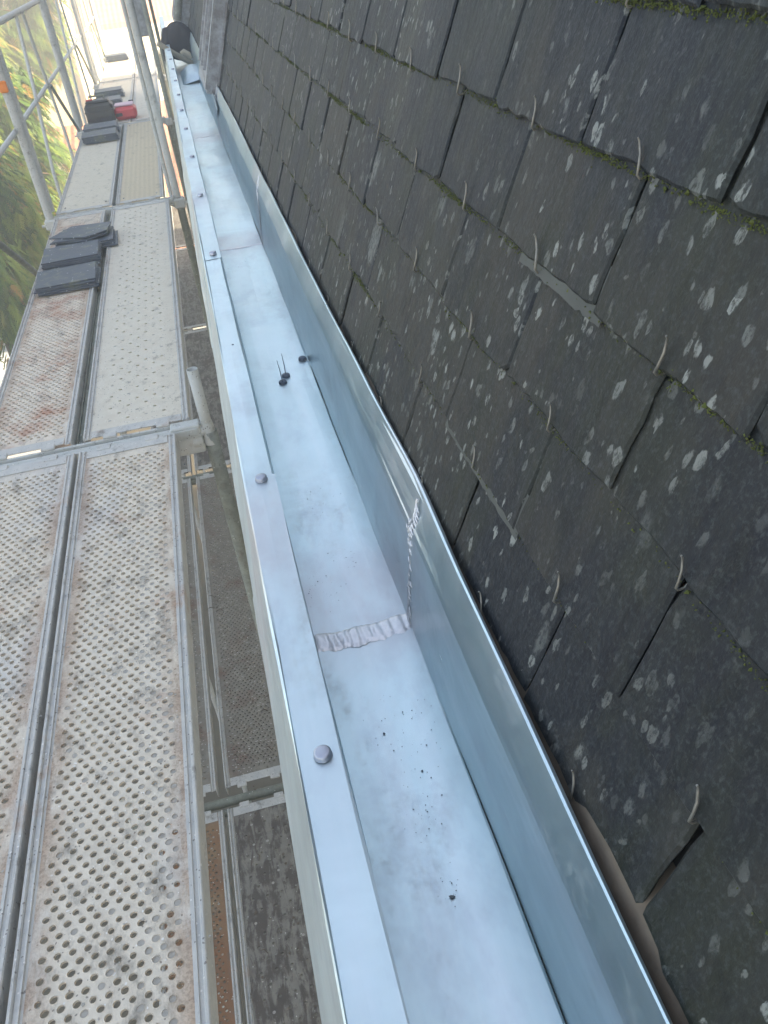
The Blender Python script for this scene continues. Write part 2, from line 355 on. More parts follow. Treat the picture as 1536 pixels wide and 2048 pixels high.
# ================================================================ HOUSE: roof, wall, dormer
PITCH = R(71); SP, CP = math.sin(PITCH), math.cos(PITCH)
P0 = (.206, -.590)
def RW(y, s_, n): return (P0[0] + CP * s_ - SP * n, y, P0[1] + SP * s_ + CP * n)
house = empty('slate_house', (0, 0, 0), 'house with a steep dark slate roof rising right behind the new zinc gutter', 'house')
EXPO = .111; HOOKS = []
def slate_roof(ya, yb, rows, k0, mb, hooks=True):
    for k in range(rows):
        s0 = -.017 + (k0 + k) * EXPO
        off = (.373 if (k0 + k) % 2 == 0 else .485)
        j0 = int((ya - off) / .2245) - 2
        js = []; j = j0
        while off + (j - .5) * .2245 < yb + .2:
            js.append((off + (j - .5) * .2245, off + j * .2245)); j += 1
        edges = [(e + rng.uniform(-.008, .008), c) for e, c in js]
        ds0 = [rng.uniform(-.004, .004) for _ in edges]
        for (e0, c), (e1, _), ds in zip(edges[:-1], edges[1:], ds0):
            if e0 < ya - .12 or e1 > yb + .12: continue
            e0 = max(e0, ya); e1 = min(e1, yb)
            if e1 - e0 < .03: continue
            gap = rng.choice([.0015, .002, .003, .004, .007])
            l, r = e0 + gap / 2, e1 - gap / 2; b = s0 + ds; t = s0 + .215
            skew = rng.uniform(-.004, .004); lift = rng.uniform(0, .003); tl = rng.uniform(-.0015, .0015)
            pts = []
            nb = 16
            chipL = rng.uniform(.004, .012) if rng.random() < .22 else 0; chipR = rng.uniform(.004, .014) if rng.random() < .25 else 0
            for i in range(nb + 1):
                u = i / nb; y = l + (r - l) * u; q = b + rng.gauss(0, .0008) + .0012 * math.sin(u * 9 + e0 * 30)
                if chipL and u * (r - l) < chipL: q += (chipL - u * (r - l)) * .7
                if chipR and (1 - u) * (r - l) < chipR: q += (chipR - (1 - u) * (r - l)) * .6
                pts.append((y, q))
            for i in range(1, 11): pts.append((r + skew * i / 10 + rng.gauss(0, .0009), b + (t - b) * i / 10))
            for i in range(10, 0, -1): pts.append((l + skew * i / 10 + rng.gauss(0, .0009), b + (t - b) * i / 10))
            cy, cs = (l + r) / 2, (b + t) / 2
            def nn(y, s_): return .0135 + lift - .0115 * (s_ - s0) / .215 + tl * (y - cy) / .1
            top = [RW(cy + (y - cy) * .975, cs + (q - cs) * .978, nn(y, q)) for y, q in pts]
            mid = [RW(y, q, nn(y, q) - .0022) for y, q in pts]
            bot = [RW(cy + (y - cy) * .985, cs + (q - cs) * .988, nn(y, q) - .0058) for y, q in pts]
            n = len(pts); ring = lambda a, b_: [(a + i, a + (i + 1) % n, b_ + (i + 1) % n, b_ + i) for i in range(n)]
            mb.add(top + mid + bot, [tuple(range(n))] + ring(n, 0) + ring(2 * n, n), tint=rng.random())
        if hooks:
            for e, c in js:
                if ya + .03 < c < yb - .03: HOOKS.append((c + rng.uniform(-.008, .008), s0 + rng.uniform(-.001, .001), k))
rb = MB(); YD = 4.40
slate_roof(-1.2, YD, 15, 0, rb)
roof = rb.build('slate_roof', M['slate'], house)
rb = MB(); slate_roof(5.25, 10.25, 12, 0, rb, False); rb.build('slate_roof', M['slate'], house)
hb = MB()
hb.tube([(0, .020, -.0125), (0, .002, -.0115), (0, -.0045, -.008), (0, -.0075, -.002), (0.0005, -.005, .0018), (.0015, .004, .0030), (.0005, .014, .0034), (-.0025, .021, .0038), (-.0030, .0255, .0052), (-.0022, .028, .0080)], [.0013] * 7 + [.0012, .0011, .0009], 7)
hm = hb.mesh('slate_hook', M['hook'])
HOOKS = [h for h in HOOKS if h[0] > .1 and h[2] <= 6]
HOOKS.sort(key=lambda h: h[0] ** 2 + (h[2] * .1) ** 2)
def hook_matrix(y, s_, rot):
    B = Matrix(((0, CP, -SP), (-1, 0, 0), (0, SP, CP))).to_4x4()
    return Matrix.Translation(RW(y, s_, .0145)) @ B @ Matrix.Rotation(rot, 4, 'Z')
for y, s_, k in HOOKS[:96]:
    o = bpy.data.objects.new('slate_hook', hm); COL.objects.link(o); o.parent = roof
    o.matrix_local = hook_matrix(y, s_, rng.gauss(0, .22)) @ Matrix.Scale(rng.uniform(.75, .98), 4)
if len(HOOKS) > 96:
    q = MB()
    for y, s_, k in HOOKS[96:]:
        mm = hook_matrix(y, s_, rng.gauss(0, .2)); q.add([mm @ Vector(v) for v in hb.v], hb.f, 0, True)
    o = q.build('slate_hook', M['hook'], roof); o['kind'] = 'stuff'
# repair strips of sheet metal showing under two slate courses
for (ya, yb, s_) in ((.58, .76, .324), (.585, .82, .102)):
    q = MB(); n = 24; vs = []
    for i in range(n + 1):
        y = ya + (yb - ya) * i / n
        vs += [RW(y, s_ - .017 + rng.gauss(0, .0007), .0125), RW(y, s_ + .03, .0108)]
    q.add(vs, [(2 * i, 2 * i + 2, 2 * i + 3, 2 * i + 1) for i in range(n)]); q.build('flashing_strip', M['flash'], roof)
# boarding under the slates and the wall
q = MB(); q.add([RW(-1.6, -.03, -.006), RW(10.25, -.03, -.006), RW(10.25, 2.1, -.006), RW(-1.6, 2.1, -.006), RW(-1.6, -.03, -.05), RW(10.25, -.03, -.05), RW(10.25, 2.1, -.05), RW(-1.6, 2.1, -.05)],
    [(0, 1, 2, 3), (7, 6, 5, 4), (0, 4, 5, 1), (2, 6, 7, 3), (0, 3, 7, 4), (1, 5, 6, 2)]); q.build('roof_boarding', M['underlay'], house)
q = MB(); q.add([RW(-9, 2.0, .0), RW(10.3, 2.0, .0), RW(10.3, 3.4, .0), RW(-9, 3.4, .0), (7.9, -9, 5.2), (7.9, 10.3, 5.2), (7.9, -9, -7.5), (7.9, 10.3, -7.5), RW(-9, -.1, -.06), RW(10.3, -.1, -.06), RW(-9, 2.0, -.06), RW(10.3, 2.0, -.06), RW(-9, -.1, 0), RW(-1.25, -.1, 0), RW(-1.25, 2.0, 0)],
    [(0, 1, 2, 3), (3, 2, 5, 4), (4, 5, 7, 6), (8, 10, 0, 3, 4, 6), (9, 7, 5, 2, 1, 11), (12, 13, 14, 0)]); q.build('unseen_upper_roof', M['slate'], house)  # out of view, added and sized to keep sun off gutter and deck
q = MB(); n = 160; vs = []; fs = []
for i in range(n + 1):
    y = -1.2 + 5.6 * i / n; a = .004 * math.sin(y * 7) + .003 * math.sin(y * 23 + 1)
    vs += [RW(y, -.075, .004), RW(y, -.045 + a * .6, .017 + a * .6), RW(y, -.012 + a, .013 + a * .5), RW(y, .03, -.004)]
    if i < n: fs += [(4 * i + j, 4 * i + 4 + j, 4 * i + 5 + j, 4 * i + 1 + j) for j in range(3)]
q.add(vs, fs, 0, True); q.build('eaves_board', M['wood'], house)
q = MB(); q.box((.03, -9, -7.5), (7.8, 10.2, -.92)); q.build('wall', M['render_wall'], house)
q = MB(); q.box((-.035, -3, -.985), (.20, 10.3, -.86), 0, .01); q.build('cornice', M['render_wall'], house)
# dormer / verge clad in weathered zinc, 6 cm proud of the slates
dm = MB()
def RWp(y, s_, n): return RW(y, s_, n)
def slab(mb, y0, y1, s0, s1, n0, n1, mi=0):
    vs = [RW(y, s_, n) for y in (y0, y1) for s_ in (s0, s1) for n in (n0, n1)]
    mb.add(vs, [(0, 1, 3, 2), (4, 6, 7, 5), (0, 4, 5, 1), (2, 3, 7, 6), (0, 2, 6, 4), (1, 5, 7, 3)], mi)
slab(dm, YD, 5.12, -.045, 2.0, -.002, .070)
slab(dm, YD - .003, YD + .012, -.03, 2.0, .072, .078)
for y, wd in ((4.60, .02), (4.78, .05), (5.0, .03)): slab(dm, y, y + wd, .03, 2.0, .0705, .084)
slab(dm, YD - .02, YD - .001, .0, 2.0, .016, .028)
dor = dm.build('dormer', M['zinc_dark'], house)
q = MB(); slab(q, YD - .004, YD + .004, .0, 2.0, .0785, .081); q.build('edge_strip', M['zinc_flange'], dor)
q = MB(); slab(q, 7.9, 8.9, -.02, 2.0, .0, .12); slab(q, 7.86, 7.899, .05, 2.0, .0, .14); q.build('dormer', M['zinc_dark'], house)
q = MB(); q.tube([RW(7.7, .03, .11), RW(7.7, 1.5, .11)], .03, 14); q.build('vent_pipe', M['tube_dark'], house)

# moss along the slate edges
mv, mf = [], []; mrng = np.random.RandomState(3)
q = MB()
def blob(p, r):
    d = [Vector((1, 0, 0)), Vector((-1, 0, 0)), Vector((0, 1, 0)), Vector((0, -1, 0)), Vector((0, 0, 1)), Vector((0, 0, -1))]
    vs = [Vector(p) + x * r * rng.uniform(.5, 1.5) for x in d]
    q.add(vs, [(0, 2, 4), (2, 1, 4), (1, 3, 4), (3, 0, 4), (2, 0, 5), (1, 2, 5), (3, 1, 5), (0, 3, 5)])
for k in range(1, 8):
    s0 = -.017 + k * EXPO; ph = rng.uniform(0, 9); y = .05
    dens = (0, .4, .55, .8, .9, 1.1, 1.1, 1.1)[k]
    while y < 4.2:
        amp = max(0, math.sin(y * 9 + ph) * .5 + math.sin(y * 23 + ph * 2) * .4 + dens - .45)
        m_ = int(.6 + dens + amp * 11 * (1 if y < 2.5 else .5))
        for _ in range(m_): blob(RW(y + rng.uniform(-.004, .004), s0 + rng.gauss(-.0015, .002), rng.uniform(.007, .0135)), rng.uniform(.0005, .0012) * (1 + (rng.random() < .04)))
        y += .005
    for _ in range(8):
        yc = .364 + .219 * rng.randint(0, 10) + rng.choice([0, .11]); 
        for _ in range(22): blob(RW(yc + rng.gauss(0, .012), s0 + rng.gauss(-.002, .004), rng.uniform(.007, .015)), rng.uniform(.0006, .0013))
tag(q.build('moss', M['moss']), 'green moss growing along the lower edges of the slates', 'moss', kind='stuff')

# ================================================================ GUTTER
gut = empty('zinc_gutter', (.06, .8, -.79), 'long new zinc box gutter running between the scaffold and the slate roof', 'gutter')
def gch(mb, name, mats):
    o = mb.build(name, mats, gut, loc=(-.06, -.8, .79)); return o
def wob(p, i):
    x, y, z = p
    return (x + .0009 * math.sin(y * 5.1 + i) + .0005 * math.sin(y * 17 + i * 2), y, z + .0007 * math.sin(y * 3.3 + i * 1.3) + .0004 * math.sin(y * 13 + i))
floor_p = [(.0130, -.788), (.0148, -.7905), (.04, -.7905), (.08, -.791), (.12, -.7905), (.1455, -.7905), (.147, -.789)]
fl = MB()
pr = [(.0066, -.6405)] + [(.0066 + (.0130 - .0066) * t, -.6405 + (-.788 + .6405) * t) for t in (.3, .6, .9)] + floor_p
fl.extr(pr + [(x, z - .0012) for x, z in reversed(pr)], -1.3, 10.2, True, 0, 230, False, wob)
gch(fl, 'gutter_floor', M['zinc'])
bk = MB()
bp = [(.147, -.7885), (.1515, -.745), (.156, -.70), (.1598, -.655), (.1618, -.634), (.1632, -.626), (.1665, -.617), (.1715, -.604), (.1765, -.5905), (.1790, -.5835)]
def wobb(p, i):
    x, y, z = wob(p, i * .3); t = max(0, 1 - abs(y - .86) / .22) * (i > 5) * (i < 12)
    nr = min(1.3, max(0, (.82 - p[1]) / .62)) * max(0, (p[2] + .75) / .165) * (1 if p[2] > -.75 else 0)
    return (x + .003 * t - .0075 * nr + (.0012 * math.sin(y * 2.1) if 4 < i < 15 else 0), y, z - .002 * t - .008 * nr)
back = bp + [(.1812, -.5822), (.1838, -.5835), (.1828, -.5865)] + [(x + .0016, z - .0005) for x, z in reversed(bp[:-1])]
bk.extr(back, -1.3, 10.2, True, 0, 230, False, wobb)
gch(bk, 'back_wall', M['zinc_back_dimmed'])
# front flange in overlapping lengths, with its outer face
def flange(y0, y1, dx, dz, name='front_flange'):
    m_ = MB()
    top = [(.0078 + dx, -.646 + dz), (.0078 + dx, -.6400 + dz), (.0066 + dx, -.6388 + dz), (-.012, -.6386 + dz), (-.0295, -.6388 + dz), (-.0318, -.6380 + dz), (-.0335, -.6392 + dz), (-.036 - dz, -.655), (-.046 - dz, -.74), (-.0600 - dz, -.845), (-.0640 - dz, -.862), (-.060 - dz, -.868), (-.052, -.868)]
    inn = [(-.052, -.866), (-.058, -.866), (-.0618 - dz, -.861), (-.058 - dz, -.845), (-.044 - dz, -.74), (-.034 - dz, -.656), (-.0315, -.6410 + dz), (-.012, -.6400 + dz), (.0056 + dx, -.6402 + dz), (.0064 + dx, -.646 + dz)]
    m_.extr(top + inn, y0, y1, True, 0, max(2, int((y1 - y0) / .05)), False, wob)
    return gch(m_, name, M['zinc_flange'])
flange(-1.3, 1.005, .0042, .0016); flange(1.0, 2.03, .0006, .0001); flange(2.02, 4.0, .0035, .0014); flange(3.99, 10.2, 0, 0)
# round caps on the flange
cb = MB(); n = 28
prof = [(.0, .0062), (.0065, .0062), (.0078, .0056), (.0086, .0044), (.0088, .0012), (.0092, .0)]
vs = []; fs = []
for r_, z in prof: vs += [(r_ * math.cos(2 * math.pi * k / n), r_ * math.sin(2 * math.pi * k / n), z) for k in range(n)]
for j in range(len(prof) - 1): fs += [(j * n + k, (j + 1) * n + k, (j + 1) * n + (k + 1) % n, j * n + (k + 1) % n) for k in range(n)]
cb.add(vs, fs, 0, True); capm = cb.mesh('stud_cap', M['cap'])
for y in (.497, .995, 2.054, 2.635, 3.187, 3.737, 4.209, 4.68, 5.20, 5.72, 6.24, 6.78, 7.3):
    o = bpy.data.objects.new('stud_cap', capm); COL.objects.link(o); o.parent = gut; o.location = (-.0075 - .06 + rng.uniform(-.001, .001), y - .8, -.6378 + .79 + (.0016 if y < 1 else (.0014 if 2.02 < y < 4 else 0)))
q = MB(); q.tube([(-.0075, 1.49, -.6385), (-.0075, 1.49, -.6375)], .0022, 12); gch(q, 'screw_hole', M['dark_cap'])
# solder seams on floor and back wall
def seam(y, big=True):
    m_ = MB(); NX, NY = 60, 10; wd = .036 if big else .012
    vs = []
    for i in range(NX + 1):
        u = i / NX; x = .0150 + u * (.1455 - .0150)
        sag = -.004 * math.sin(u * 3.1)
        e0 = rng.gauss(0, .0010) + .0012 * math.sin(u * 26); e1 = rng.gauss(0, .0007) + .0015 * math.sin(u * 15 + 1)
        for j in range(NY + 1):
            t = j / NY; yy = y + sag + (t - .5) * wd + e0 * (1 - t) + e1 * t
            rid = abs(math.sin(u * math.pi * 8.3 + t * .6 + .3 * math.sin(u * 40))) ** .4
            h = (.0034 if big else .0015) * (math.sin(math.pi * t) ** .35) * (.25 + .75 * rid) + rng.gauss(0, .00012) if 0 < t < 1 else -.0006
            vs.append((x, yy, -.7903 + h))
    m_.add(vs, [(i * (NY + 1) + j, (i + 1) * (NY + 1) + j, (i + 1) * (NY + 1) + j + 1, i * (NY + 1) + j + 1) for i in range(NX) for j in range(NY)], 0, True)
    # bead and droplets up the back wall
    pts = [(x - .0008, z) for x, z in bp[:9]]
    def at(t):
        t *= len(pts) - 1; i = min(int(t), len(pts) - 2); f = t - i
        return pts[i][0] * (1 - f) + pts[i + 1][0] * f, pts[i][1] * (1 - f) + pts[i + 1][1] * f
    m_.tube([(at(t / 40)[0], y + .003 * math.sin(t * .35), at(t / 40)[1]) for t in range(41)], [.0014 + .0012 * rng.random() for _ in range(41)], 7)
    for _ in range(60 if big else 12):
        t = rng.random(); x, z = at(t); yy = y + rng.gauss(0, .005); l = rng.uniform(.004, .011)
        m_.tube([(x - .0004, yy, z), (x - .0016, yy - l * .4, z - l * .5), (x - .0004, yy - l * .8, z - l)], [.0007, .0015, .0006], 6)
    return gch(m_, 'solder_seam', M['solder'])
seam(.800); seam(2.57, False); seam(4.37, False)
# rounded zinc saddle at the dormer foot
m_ = MB(); NX, NY = 14, 14; vs = []
for i in range(NX + 1):
    for j in range(NY + 1):
        u, v_ = i / NX, j / NY; x = .035 + u * .12; y = 6.2 + v_ * .6 
        h = .05 * (max(0, math.sin(math.pi * u * .80)) ** .5) * (max(0, math.sin(math.pi * v_)) ** .45)
        vs.append((x, y, -.792 + h * 1.25 + .02 * u))
m_.add(vs, [(i * (NY + 1) + j, (i + 1) * (NY + 1) + j, (i + 1) * (NY + 1) + j + 1, i * (NY + 1) + j + 1) for i in range(NX) for j in range(NY)], 0, True)
gch(m_, 'zinc_saddle', M['zinc_flange'])
m_ = MB(); m_.prism([(4.12, -.640), (4.40, -.60), (4.40, -.72)], 0, .0012, mat=Matrix(((0, 0, 1, .150), (1, 0, 0, 0), (0, 1, 0, 0), (0, 0, 0, 1)))); gch(m_, 'corner_gusset', M['zinc_flange'])

# loose caps with screws lying in the gutter
def loose(x, y, screw, label):
    t = empty('cap_screw', (x, y, -.7905), label, 'screw', 'loose fixings in the gutter')
    o = bpy.data.objects.new('cap', None); 
    o = bpy.data.objects.new('cap', capm2); COL.objects.link(o); o.parent = t
    if screw:
        q = MB(); q.tube([(0, 0, .004), (0.0003, 0, .03), (-.0008, .001, .055)], [.0012, .0011, .0005], 8); q.build('shaft', M['cap'], t)
    t.rotation_euler = (rng.uniform(-.06, .06), rng.uniform(-.06, .06), 0)
capm2 = cb.mesh('cap', M['dark_cap'])
loose(.078, 1.593, True, 'dark capped screw standing on its head in the gutter, nearer of the touching pair')
loose(.089, 1.622, True, 'dark capped screw standing on its head in the gutter, farther of the touching pair')
loose(.136, 1.690, False, 'single dark round cap lying against the back wall of the gutter')
# slate crumbs in the gutter and on the planks
q = MB()
def crumb(mb, x, y, z, r):
    a0 = rng.uniform(0, 6); n = rng.randint(4, 6)
    poly = [(x + r * rng.uniform(.5, 1.2) * math.cos(a0 + 6.283 * k / n), y + r * rng.uniform(.4, 1.2) * math.sin(a0 + 6.283 * k / n)) for k in range(n)]
    mb.prism(poly, z, z + r * .35)
for cx, cy, n, sg in ((.09, .62, 26, .035), (.085, .50, 14, .02), (.05, .90, 12, .03), (.10, .96, 14, .03), (.08, 1.12, 8, .03), (.085, .42, 8, .01), (.07, 2.4, 30, .05), (.06, 3.1, 6, .1)):
    for _ in range(int(n * 2)):
        x = min(max(cx + rng.gauss(0, sg * .6), .02), .14); crumb(q, x, cy + rng.gauss(0, sg), -.7902, rng.choice([.0004, .0005, .0006, .0007, .0010]) * rng.uniform(.7, 1.2))
crumb(q, .0855, .410, -.7902, .0030); crumb(q, .068, .625, -.7902, .0018); crumb(q, .098, .56, -.7902, .0018)
tag(q.build('slate_crumbs', M['slate_pile']), 'dark slate crumbs scattered on the gutter floor', 'crumbs', kind='stuff')

# ================================================================ SCAFFOLD PLANKS
def frame_profile(mb, W, Lh, mi, depth=.055, wr=.024):
    for sgn in (-1, 1):
        e = W / 2
        pf = [(e, -depth), (e, .004), (e - .002, .007), (e - .006, .007), (e - .008, .004), (e - .0085, .0005), (e - .015, .0005), (e - .016, .0045), (e - .019, .0045), (e - .020, -.0005), (e - wr, -.0005), (e - wr, -.004), (e - .004, -.004), (e - .004, -depth)]
        pf = [(x * sgn, z) for x, z in pf]
        if sgn < 0: pf = pf[::-1]
        mb.extr(pf, 0, Lh, True, mi)
def plank(name, W, Lh, px, py, rad, fill, mats, seed, crown=.0011, margin=.024, side_fill=0.0):
    """perforated plank; mats = [plate, rail, dirt]"""
    r0 = random.Random(seed); mb = MB()
    frame_profile(mb, W, Lh, 1)
    x0, x1 = -W / 2 + margin, W / 2 - margin; ya, yb = .07, Lh - .07
    nx = int((x1 - x0 - .01) / px); nx2 = nx; wx = nx * px; cx0 = -(wx) / 2
    ny = int((yb - ya) / py); cy0 = (ya + yb - ny * py) / 2
    Z = -.0008; n = 8
    for j in range(ny):
        ys = cy0 + j * py; off = 0 if j % 2 == 0 else px / 2; m_ = nx if j % 2 == 0 else nx - 1
        if j % 2: 
            for (a, b) in ((cx0, cx0 + px / 2), (cx0 + wx - px / 2, cx0 + wx)): mb.add([(a, ys, Z), (b, ys, Z), (b, ys + py, Z), (a, ys + py, Z)], [(0, 1, 2, 3)], 0)
        for i in range(m_):
            xa = cx0 + off + i * px; c = (xa + px / 2, ys + py / 2)
            out = [(xa + px, ys + py / 2), (xa + px, ys + py), (xa + px / 2, ys + py), (xa, ys + py), (xa, ys + py / 2), (xa, ys), (xa + px / 2, ys), (xa + px, ys)]
            rr = rad * r0.uniform(.92, 1.05); kx = r0.uniform(.95, 1.12)
            ring = [(c[0] + rr * kx * math.cos(2 * math.pi * k / 16), c[1] + rr * math.sin(2 * math.pi * k / 16)) for k in range(16)]
            ringo = [(c[0] + rr * 1.28 * kx * math.cos(2 * math.pi * k / 8), c[1] + rr * 1.28 * math.sin(2 * math.pi * k / 8)) for k in range(8)]
            cr = crown * r0.uniform(.4, 1.1)
            V = [(*p, Z) for p in out] + [(*p, Z) for p in ringo] + [(*p, Z + cr) for p in ring] + [(*p, Z - .005) for p in ring]
            F = [(k, (k + 1) % 8, 8 + (k + 1) % 8, 8 + k) for k in range(8)]
            for k in range(8):
                F += [(8 + k, 8 + (k + 1) % 8, 16 + (2 * k + 2) % 16, 16 + 2 * k + 1), (8 + k, 16 + 2 * k + 1, 16 + 2 * k)]
            F += [(16 + k, 16 + (k + 1) % 16, 32 + (k + 1) % 16, 32 + k) for k in range(16)]
            mb.add(V, F, 0)
            u = i / max(1, m_ - 1); pf = fill + side_fill * (u > .72)
            if r0.random() < pf:
                zz = Z - r0.uniform(.0002, .002); mb.add([(*p, zz) for p in ring], [tuple(range(16))], 2)
    # plain borders
    for (a, b) in ((x0, cx0), (cx0 + wx, x1)): mb.add([(a, cy0, Z), (b, cy0, Z), (b, cy0 + ny * py, Z), (a, cy0 + ny * py, Z)], [(0, 1, 2, 3)], 0)
    for (a, b) in ((0, cy0), (cy0 + ny * py, Lh)): mb.add([(x0, a, Z), (x1, a, Z), (x1, b, Z), (x0, b, Z)], [(0, 1, 2, 3)], 0)
    plate_end(mb, W, Lh)
    return mb.mesh(name, mats)
def plate_end(mb, W, Lh):
    for y0, y1 in ((0, .045), (Lh - .045, Lh)):
        mb.box((-W / 2 + .026, y0, .0002), (W / 2 - .026, y1, .0024), 1, .0008)
        for x in (-W / 4, W / 4): 
            yy = y0 - .018 if y0 == 0 else y1 - .012
            mb.box((x - .022, yy, -.004), (x + .022, yy + .03, .005), 1, .002)
def solid_plank(name, W, Lh, mats, seed, holes=0):
    r0 = random.Random(seed); mb = MB(); frame_profile(mb, W, Lh, 1, .05)
    mb.box((-W / 2 + .0245, .002, -.012), (W / 2 - .0245, Lh - .002, -.0006), 0)
    for sx in (-1, 1):
        for y in (.12, Lh - .12): mb.box((sx * (W / 2 - .045) - .005, y - .012, -.0005), (sx * (W / 2 - .045) + .005, y + .012, .0006), 3)
    plate_end(mb, W, Lh)
    return mb.mesh(name, mats)

BAY = [(-.58, 2.415), (2.50, 5.42), (5.52, 8.33), (8.42, 11.33), (11.42, 14.25)]
ZD = -1.3
DG = 'planks of the upper scaffold deck'; LG = 'planks of the lower scaffold level'
mats = [M['steelA'], M['rail'], M['dirt'], M['glass']]
matsB = [M['steelB'], M['rail'], M['dirt'], M['glass']]
def put(me, name, x, y, z, label, cat, group):
    o = bpy.data.objects.new(name, me); COL.objects.link(o); o.location = (x, y, z); return tag(o, label, cat, group)
put(plank('scaffold_plank', .310, 2.995, .0245, .0170, .0060, .05, mats, 1, side_fill=.55), 'scaffold_plank', -.414, -.58, ZD, 'nearest perforated steel plank beside the gutter, dusty with rusty edges', 'plank', DG)
put(plank('scaffold_plank', .312, 2.995, .0245, .0170, .0060, .06, mats, 2), 'scaffold_plank', -.738, -.58, ZD, 'perforated steel plank at the bottom left corner, partly cut by the picture edge', 'plank', DG)
put(plank('scaffold_plank', .305, 2.92, .0245, .0175, .0058, .08, matsB, 3), 'scaffold_plank', -.752, 2.50, ZD, 'perforated steel plank with rust red patches carrying the near slate piles', 'plank', DG)
put(plank('scaffold_plank', .352, 2.92, .062, .046, .0062, .25, [M['plyA'], M['rail'], M['dirt'], M['glass']], 4, .0), 'scaffold_plank', -.386, 2.50, ZD, 'pale stained plank with sparse small holes beside the gutter gap', 'plank', DG)
def sp(W, x, b, m_, label, sd_):
    put(solid_plank('scaffold_plank', W, BAY[b][1] - BAY[b][0], [M[m_], M['rail'], M['dirt'], M['glass']], sd_), 'scaffold_plank', x, BAY[b][0], ZD, label, 'plank', DG)
sp(.345, -.735, 2, 'plyB', 'plain beige board beyond the near slate piles, left of the ribbed yellow board', 11)
sp(.300, -.390, 2, 'plyC', 'ribbed yellowish board in the middle of the upper deck', 12)
sp(.400, -.690, 3, 'plyB', 'grey beige board under the toolboxes and the middle slate pile', 13)
sp(.265, -.345, 3, 'plyA', 'plain grey board right of the red toolbox', 14)
sp(.400, -.690, 4, 'plyB', 'farthest grey board under the last slate pile', 15)
sp(.265, -.345, 4, 'plyA', 'farthest grey board next to the gutter side', 16)
ZL = -3.21
for (ya, yb, xa, xb, lb) in ((2.50, 5.42, -.602, -.560, 'grey metal strip closing the joint left of the sparsely holed plank'), (5.52, 8.33, -.566, -.536, 'grey metal strip closing the joint left of the ribbed yellow board')):
    q = MB(); q.box((xa, ya, ZD - .052), (xb, yb, ZD - .035)); q.box((xa + .008, ya, ZD - .0348), (xa + .012, yb, ZD - .025)); tag(q.build('joint_strip', M['tube_dark']), lb, 'strip')
LB = [(-.62, 2.35), (2.47, 5.24), (5.34, 8.02), (8.12, 10.8), (10.9, 13.3)]
mC = [M['steelC'], M['rail'], M['dirt'], M['glass']]
lp = plank('scaffold_plank', .315, 2.77, .0245, .0175, .0056, .12, mC, 5)
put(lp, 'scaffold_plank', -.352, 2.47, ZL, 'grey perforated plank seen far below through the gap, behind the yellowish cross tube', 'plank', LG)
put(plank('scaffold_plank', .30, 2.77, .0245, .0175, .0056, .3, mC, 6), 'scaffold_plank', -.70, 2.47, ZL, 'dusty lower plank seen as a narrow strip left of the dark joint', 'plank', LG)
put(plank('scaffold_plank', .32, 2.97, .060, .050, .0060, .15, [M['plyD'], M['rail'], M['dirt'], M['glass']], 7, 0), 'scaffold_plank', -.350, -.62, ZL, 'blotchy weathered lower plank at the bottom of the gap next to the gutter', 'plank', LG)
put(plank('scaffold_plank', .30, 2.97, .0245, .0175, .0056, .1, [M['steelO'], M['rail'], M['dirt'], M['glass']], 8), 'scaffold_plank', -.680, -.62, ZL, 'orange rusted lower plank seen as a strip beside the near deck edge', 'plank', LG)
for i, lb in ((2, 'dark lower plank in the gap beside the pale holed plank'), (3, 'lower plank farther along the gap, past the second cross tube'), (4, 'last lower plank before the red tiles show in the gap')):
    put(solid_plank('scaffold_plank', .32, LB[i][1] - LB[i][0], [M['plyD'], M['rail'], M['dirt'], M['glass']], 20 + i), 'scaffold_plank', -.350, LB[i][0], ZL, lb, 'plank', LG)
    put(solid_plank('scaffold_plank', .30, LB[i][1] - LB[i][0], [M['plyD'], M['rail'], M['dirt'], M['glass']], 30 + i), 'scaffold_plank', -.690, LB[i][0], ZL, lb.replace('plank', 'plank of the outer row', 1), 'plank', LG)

q = MB()
for _ in range(420):
    x = rng.choice([-.285, -.545, -.60, -.87]) + rng.gauss(0, .018) if rng.random() < .5 else rng.uniform(-.88, -.27); y = abs(rng.gauss(.9, 1.2)) + .25
    if y < 2.4: crumb(q, x, y, ZD + .0006, rng.choice([.0008, .0012, .0018, .003]) * rng.uniform(.7, 1.2))
tag(q.build('mortar_crumbs', M['dirt']), 'pale and brown mortar crumbs scattered over the near steel planks', 'crumbs', kind='stuff')
q = MB()
for _ in range(160): crumb(q, rng.uniform(-.50, -.21), rng.uniform(.7, 5), ZL + .0006, rng.choice([.002, .003, .006]) * rng.uniform(.7, 1.3))
for _ in range(26):
    x, y = rng.uniform(-.48, -.22), rng.uniform(1.5, 5); a_ = rng.uniform(0, 3); l = rng.uniform(.01, .03)
    q.tube([(x, y, ZL + .004), (x + l * math.cos(a_), y + l * math.sin(a_), ZL + .007), (x + 1.8 * l * math.cos(a_ + .4), y + 1.8 * l * math.sin(a_ + .4), ZL + .004)], [.002, .003, .001], 5)
tag(q.build('leaf_litter', M['wood']), 'dark twigs and leaf litter lying on the lower planks in the gap', 'litter', kind='stuff')

